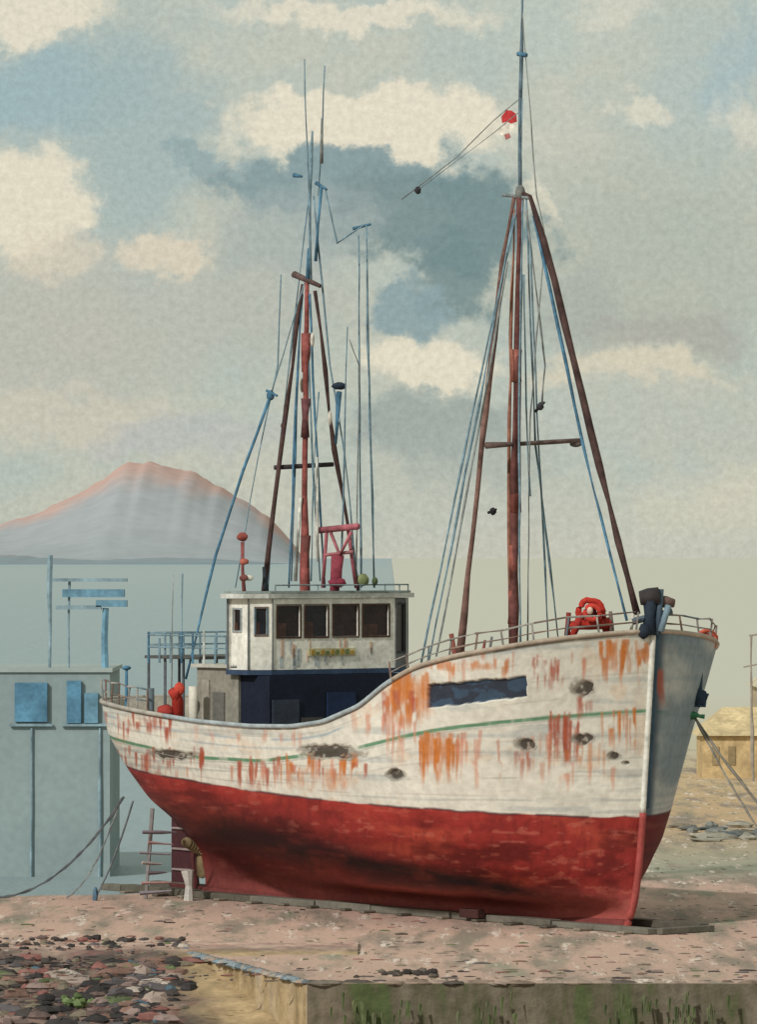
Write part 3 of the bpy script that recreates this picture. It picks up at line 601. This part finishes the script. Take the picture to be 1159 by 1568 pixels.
def shed(name,x0,x1,y0,y1,h,rh,cw,cr_):
    e=empty(name); global mb
    mb=MB(); bxw(x0,x1,y0,y1,0,h,cw)
    mb.build('walls',M_STONE,e)
    mb=MB(); ym=(y0+y1)/2
    mb.add([(x0-.15,y0-.15,h),(x1+.15,y0-.15,h),(x1+.15,y1+.15,h),(x0-.15,y1+.15,h),(x0+.6,ym,h+rh),(x1-.4,ym,h+rh)],[(0,1,5,4),(2,3,4,5),(3,0,4),(1,2,5),(0,3,2,1)],cr_); mb.build('roof',M_STONE,e)
    mb=MB(); xx=x0+.25
    while xx<x1-.4: bxw(xx,xx+.18,y0-.03,y0-.004,.35,h*.75,'#9c8a68'); xx+=random.uniform(.4,.8)
    mb.build('openings',M_STONE,e)
shed('harbour_shed',8.35,16,54.6,57,1.1,.7,'#c6ad82','#cfbb92'); shed('harbour_shed.001',10.6,26,64,68,2.1,.7,'#beb094','#c6bda2')
mb=MB(); mb.tube([(9.55,53,0),(9.5,53,3.7)],.045,.03,'#a0978c',jit=.02); mb.tube([(9.3,53,2.9),(9.8,53,3.0)],.02,.02,'#a0978c'); mb.tube([(9.45,53,3.7),(9.75,53,3.75)],.025,.025,'#a0978c'); mb.build('lamp_post',M_STONE)

# ------------------------------------------------------------------ sea
def sea_b(nt,b):
    tc=nt.nodes.new('ShaderNodeTexCoord'); o=tc.outputs['Object']; sx=nt.nodes.new('ShaderNodeSeparateXYZ'); nt.links.new(o,sx.inputs[0])
    mp=nt.nodes.new('ShaderNodeMapping'); mp.inputs['Scale'].default_value=(.3,.02,1); nt.links.new(o,mp.inputs['Vector'])
    n=noise(nt,mp.outputs[0],1.0,5,.6)
    lg=nt.nodes.new('ShaderNodeMath'); lg.operation='LOGARITHM'; lg.inputs[1].default_value=10; mx=nt.nodes.new('ShaderNodeMath'); mx.operation='MAXIMUM'; mx.inputs[1].default_value=1; nt.links.new(sx.outputs[1],mx.inputs[0]); nt.links.new(mx.outputs[0],lg.inputs[0])
    a1=nt.nodes.new('ShaderNodeMath'); a1.operation='MULTIPLY_ADD'; a1.inputs[1].default_value=.5; nt.links.new(n.outputs[0],a1.inputs[0]); nt.links.new(lg.outputs[0],a1.inputs[2])
    mr=nt.nodes.new('ShaderNodeMapRange'); mr.inputs['From Min'].default_value=1.0; mr.inputs['From Max'].default_value=4.2; nt.links.new(a1.outputs[0],mr.inputs[0])
    r=ramp(nt,mr.outputs[0],[(0,L4('#8b9a9c')),(.2,L4('#8c9da1')),(.45,L4('#93a5a9')),(.75,L4('#a0aeaf')),(1,L4('#9aa9af'))])  # greyer and paler with distance: haze painted into the water colour
    nt.links.new(r.outputs[0],b.inputs['Base Color'])
    mp2=nt.nodes.new('ShaderNodeMapping'); mp2.inputs['Scale'].default_value=(1,.3,1); nt.links.new(o,mp2.inputs['Vector']); n2=noise(nt,mp2.outputs[0],1.2,4)
    bp=nt.nodes.new('ShaderNodeBump'); bp.inputs['Strength'].default_value=.6; bp.inputs['Distance'].default_value=.2; nt.links.new(n2.outputs[0],bp.inputs['Height']); nt.links.new(bp.outputs[0],b.inputs['Normal'])
M_SEA=proc_mat('sea_water',.55,sea_b,spec=.2)
me=bpy.data.meshes.new('sea'); me.from_pydata([(-8000,4,-.12),(8000,4,-.12),(8000,9000,-.12),(-8000,9000,-.12)],[],[(0,1,2,3)]); me.materials.append(M_SEA); o=bpy.data.objects.new('sea',me); scene.collection.objects.link(o)

# ------------------------------------------------------------------ pale waterside building with a gantry (left)
ps=empty('harbour_building'); mb=MB(); Yp=15; s_=95/80
def px(q): return (q-579.5)/100*s_
def pz(r): return 5.75+(850-r)/100*s_
B1='#6f98ae';B2='#5f8eaa';B3='#8aa2ac'
def slab(q0,q1,r0,r1,y0,y1,c): mb.prism([(px(q0),Yp+y0),(px(q1),Yp+y0),(px(q1),Yp+y1),(px(q0),Yp+y1)],pz(r1),pz(r0),c)
slab(-900,166,1030,1350,.4,4,'#93a2a3')
mb.build('walls',M_LIME,ps)
mb=MB(); slab(-905,170,1024,1030,.35,4.05,'#a6b1af'); mb.build('coping',M_LIME,ps)
mb=MB()
for (q0,q1,r0,r1,c) in((20,70,1046,1106,B2),(100,122,1043,1108,B2),(127,148,1062,1108,B1),(-80,-30,1046,1106,B2)):
    slab(q0,q1,r0,r1,.30,.385,c)
for q0,q1 in((12,78),(92,162),(-90,-20)): slab(q0,q1,1109,1113,.32,.37,B3)
M_BLUE=attr_mat('faded_blue_timber',var=.4,vscale=2.5)
mb.build('windows',M_BLUE,ps)
mb=MB()
def post(q,r0,r1,w,c,dy=.3): mb.tube([(px(q),Yp+dy,pz(r1)),(px(q)+.01,Yp+dy,pz(r0))],w,w*.9,c,n=6,jit=.02)
post(70,850,1024,.05,B3,1); post(156,932,1024,.06,B1,1); post(150,1116,1345,.03,B3,.36); post(45,1116,1345,.028,B3,.36); post(262,880,1340,.02,B3,5); post(100,890,1024,.025,B3,1);
for (q0,q1,r0,r1,c) in((74,190,886,891,B3),(90,186,903,915,B1),(80,150,928,934,B3),(142,190,920,930,B1)): slab(q0,q1,r0,r1,.9,1.2,c)
mb.build('gantry',M_BLUE,ps)

# ------------------------------------------------------------------ hills
def hill(name,Yd,prof,cols,seed,depth=500):
    k=(Yd+80)/8000; xs=np.linspace((prof[0][0]-579.5)*k,(prof[-1][0]-579.5)*k,260); qx=xs/k+579.5
    H=np.interp(qx,[p[0] for p in prof],[(850-p[1])*k for p in prof]); H=H+k*8*(fbm(qx/20+seed,qx*0,4)-.5)*sstep(0,30*k,H)
    T=np.linspace(0,1,40); X=np.repeat(xs[:,None],40,1); Y=Yd-depth*(1-T)[None,:]+0*X
    Z=H[:,None]*(sstep(0,1,T)[None,:]**.9)*(1+.10*(fbm(X/(k*60),Y/120.,4)-.5)); Z=Z-1
    C=np.ones(X.shape+(3,))*np.array(lin(cols[0])); rel=Z/np.maximum(H[:,None],1)
    C=mixc(C,lin(cols[1]),.9*sstep(.66,.98,rel+.3*(fbm(X/(k*40)+3,Z/(k*30)+3)-.5))); C=mixc(C,lin(cols[2]),.5*sstep(.4,.0,rel+.3*(fbm(X/(k*90)+3,Z/(k*20))-.5)))
    grid_obj(name,X,Y,Z,C,M_FAR)
hill('hill',4200,[(-900,845),(-500,810),(-200,822),(-20,798),(60,773),(120,746),(172,716),(190,701),(230,695),(262,704),(300,712),(340,734),(380,756),(410,776),(440,808),(470,849)],['#a5aaaf','#c4a49a','#9ba5a9'],1)
hill('headland',3400,[(-900,842),(-300,838),(0,834),(60,838),(150,842),(200,840),(250,838),(330,840),(400,845),(470,849)],['#8d9aa0','#a09e9e','#8296a0'],9,300)

# ------------------------------------------------------------------ sky
world=bpy.data.worlds.new('World'); scene.world=world; world.use_nodes=True; nt=world.node_tree; N=nt.nodes; K=nt.links; N.clear()
try: world.cycles.sampling_method='MANUAL'; world.cycles.sample_map_resolution=256
except Exception: pass
out=N.new('ShaderNodeOutputWorld')
S=np.array([-.52,-.66,.58]); S/=np.linalg.norm(S); elev=math.asin(S[2]); rot=math.atan2(S[0],S[1])
sky=N.new('ShaderNodeTexSky'); sky.sky_type='NISHITA'; sky.sun_disc=False; sky.sun_elevation=elev; sky.sun_rotation=rot
bg1=N.new('ShaderNodeBackground'); bg1.inputs[1].default_value=.10; K.new(sky.outputs[0],bg1.inputs[0])
tc=N.new('ShaderNodeTexCoord'); sp=N.new('ShaderNodeSeparateXYZ'); K.new(tc.outputs['Generated'],sp.inputs[0])
def mth(op,a_,b_=None):
    m=N.new('ShaderNodeMath'); m.operation=op
    for i,x in enumerate((a_,b_)):
        if x is None: continue
        if isinstance(x,(int,float)): m.inputs[i].default_value=x
        else: K.new(x,m.inputs[i])
    return m.outputs[0]
az=mth('MULTIPLY',mth('ARCTAN2',sp.outputs[0],sp.outputs[1]),80.); el=mth('MULTIPLY',mth('ARCSINE',sp.outputs[2]),80.)
cb=N.new('ShaderNodeCombineXYZ'); K.new(az,cb.inputs[0]); K.new(el,cb.inputs[1])
def vmath(op,a_,b_):
    m=N.new('ShaderNodeVectorMath'); m.operation=op
    for i,x in enumerate((a_,b_)):
        if isinstance(x,tuple): m.inputs[i].default_value=x
        elif x is not None: K.new(x,m.inputs[i])
    return m
n1=noise(nt,cb.outputs[0],.8,2); n2=noise(nt,cb.outputs[0],2.3,5,.65)
w1=vmath('MULTIPLY',vmath('SUBTRACT',n1.outputs['Color'],(.5,.5,.5)).outputs[0],(1.7,1.1,0)); w2=vmath('MULTIPLY',vmath('SUBTRACT',n2.outputs['Color'],(.5,.5,.5)).outputs[0],(1.3,.9,0))
wp=vmath('ADD',vmath('ADD',cb.outputs[0],w1.outputs[0]).outputs[0],w2.outputs[0]).outputs[0]
nb=noise(nt,cb.outputs[0],.5,5)
base=ramp(nt,nb.outputs[0],[(.35,L4('#b3beb6')),(.5,L4('#bcc1b4')),(.65,L4('#c5c5b5'))]).outputs[0]
CR='#e6ddc6';BU='#97b1b6';TE='#6d8688';GR='#98a4a0'
blobs=[(60,150,150,75,BU,.85,.5),(215,190,110,150,'#a0b3b2',.85,.5),(160,330,60,60,'#a6b5b2',.6,.6),(1140,110,50,80,'#a3b8ba',.7,.6),(840,30,120,60,'#b8c4ba',.5,.6),
 (90,500,260,110,'#b6b6ac',.7,.6),(420,440,120,110,'#b2b5ab',.7,.6),(1000,400,230,150,'#afb4a7',.75,.6),(1010,505,130,35,'#a8a69e',.7,.5),
 (60,25,90,55,CR,.9,.25),(540,28,180,22,CR,.8,.35),(565,188,225,52,CR,.95,.2),(40,305,85,65,CR,.9,.25),(85,380,60,40,'#dccfb8',.6,.4),(250,392,65,34,'#ddd0b8',.8,.3),
 (975,170,50,26,CR,.6,.35),(1150,190,40,40,CR,.5,.5),(945,18,60,22,CR,.4,.5),(820,300,30,30,CR,.6,.4),
 (100,640,190,45,'#d2c8b4',.6,.5),(660,555,105,38,CR,.9,.25),(950,568,150,22,'#dcd1b8',.7,.4),
 (1000,650,220,60,'#b9bdb4',.5,.6),(1130,790,150,60,'#d6d0ba',.6,.6),(860,860,400,60,'#c6c6b7',.85,.6),(700,780,160,60,'#c2c3b6',.6,.6),
 (520,280,215,48,'#81979a',.94,.2),(690,340,135,85,TE,.94,.22),(600,330,110,60,'#7a8e8f',.88,.3),(700,420,75,55,TE,.88,.3),(610,475,70,36,'#829ba1',.85,.3),(310,245,45,24,'#8fa4a6',.8,.25),
 (450,350,110,60,'#a2ada9',.7,.5),(660,650,130,50,GR,.85,.3),(720,700,120,50,'#a6afa8',.7,.5),(280,670,130,30,'#b3b8b8',.6,.5),(880,470,60,70,'#a2a8a1',.6,.6)]
cur=base
for (q,r,rw,rh,c_,st,soft) in blobs:
    v1=vmath('SUBTRACT',wp,((q-579.5)/100,(850-r)/100,0.)); v2=vmath('MULTIPLY',v1.outputs[0],(100/rw,100/rh,0.)); ln=N.new('ShaderNodeVectorMath'); ln.operation='LENGTH'; K.new(v2.outputs[0],ln.inputs[0])
    mr=N.new('ShaderNodeMapRange'); mr.interpolation_type='SMOOTHSTEP'; mr.inputs['From Min'].default_value=1+soft; mr.inputs['From Max'].default_value=1-soft; mr.inputs['To Max'].default_value=st; K.new(ln.outputs['Value'],mr.inputs[0])
    cur=mix(nt,mr.outputs[0],cur,L4(c_))
n3=noise(nt,cb.outputs[0],9.,3,.7); m3=N.new('ShaderNodeMapRange'); m3.inputs['From Min'].default_value=.3; m3.inputs['From Max'].default_value=.7; m3.inputs['To Min'].default_value=.88; m3.inputs['To Max'].default_value=1.09; K.new(n3.outputs[0],m3.inputs[0])
sv=N.new('ShaderNodeVectorMath'); sv.operation='SCALE'; K.new(cur,sv.inputs[0]); K.new(m3.outputs[0],sv.inputs['Scale'])
bg2=N.new('ShaderNodeBackground'); bg2.inputs[1].default_value=1.02; K.new(sv.outputs[0],bg2.inputs[0])
ms=N.new('ShaderNodeMixShader'); ms.inputs[0].default_value=.93; K.new(bg1.outputs[0],ms.inputs[1]); K.new(bg2.outputs[0],ms.inputs[2]); K.new(ms.outputs[0],out.inputs[0])

sl=bpy.data.lights.new('sun','SUN'); sl.energy=2.5; sl.angle=math.radians(2.5); sl.color=(1,.965,.91); so=bpy.data.objects.new('sun',sl); scene.collection.objects.link(so)
so.rotation_euler=Vector(tuple(S)).to_track_quat('Z','Y').to_euler(); so.location=(-20,-30,40)

cam=bpy.data.cameras.new('camera'); co=bpy.data.objects.new('camera',cam); scene.collection.objects.link(co); scene.camera=co
cam.sensor_fit='VERTICAL'; cam.sensor_height=36; cam.lens=36*8000/1568; cam.clip_end=20000; cam.clip_start=1
co.location=(0,-80,5.75); co.rotation_euler=(math.radians(90+.4727),0,0)
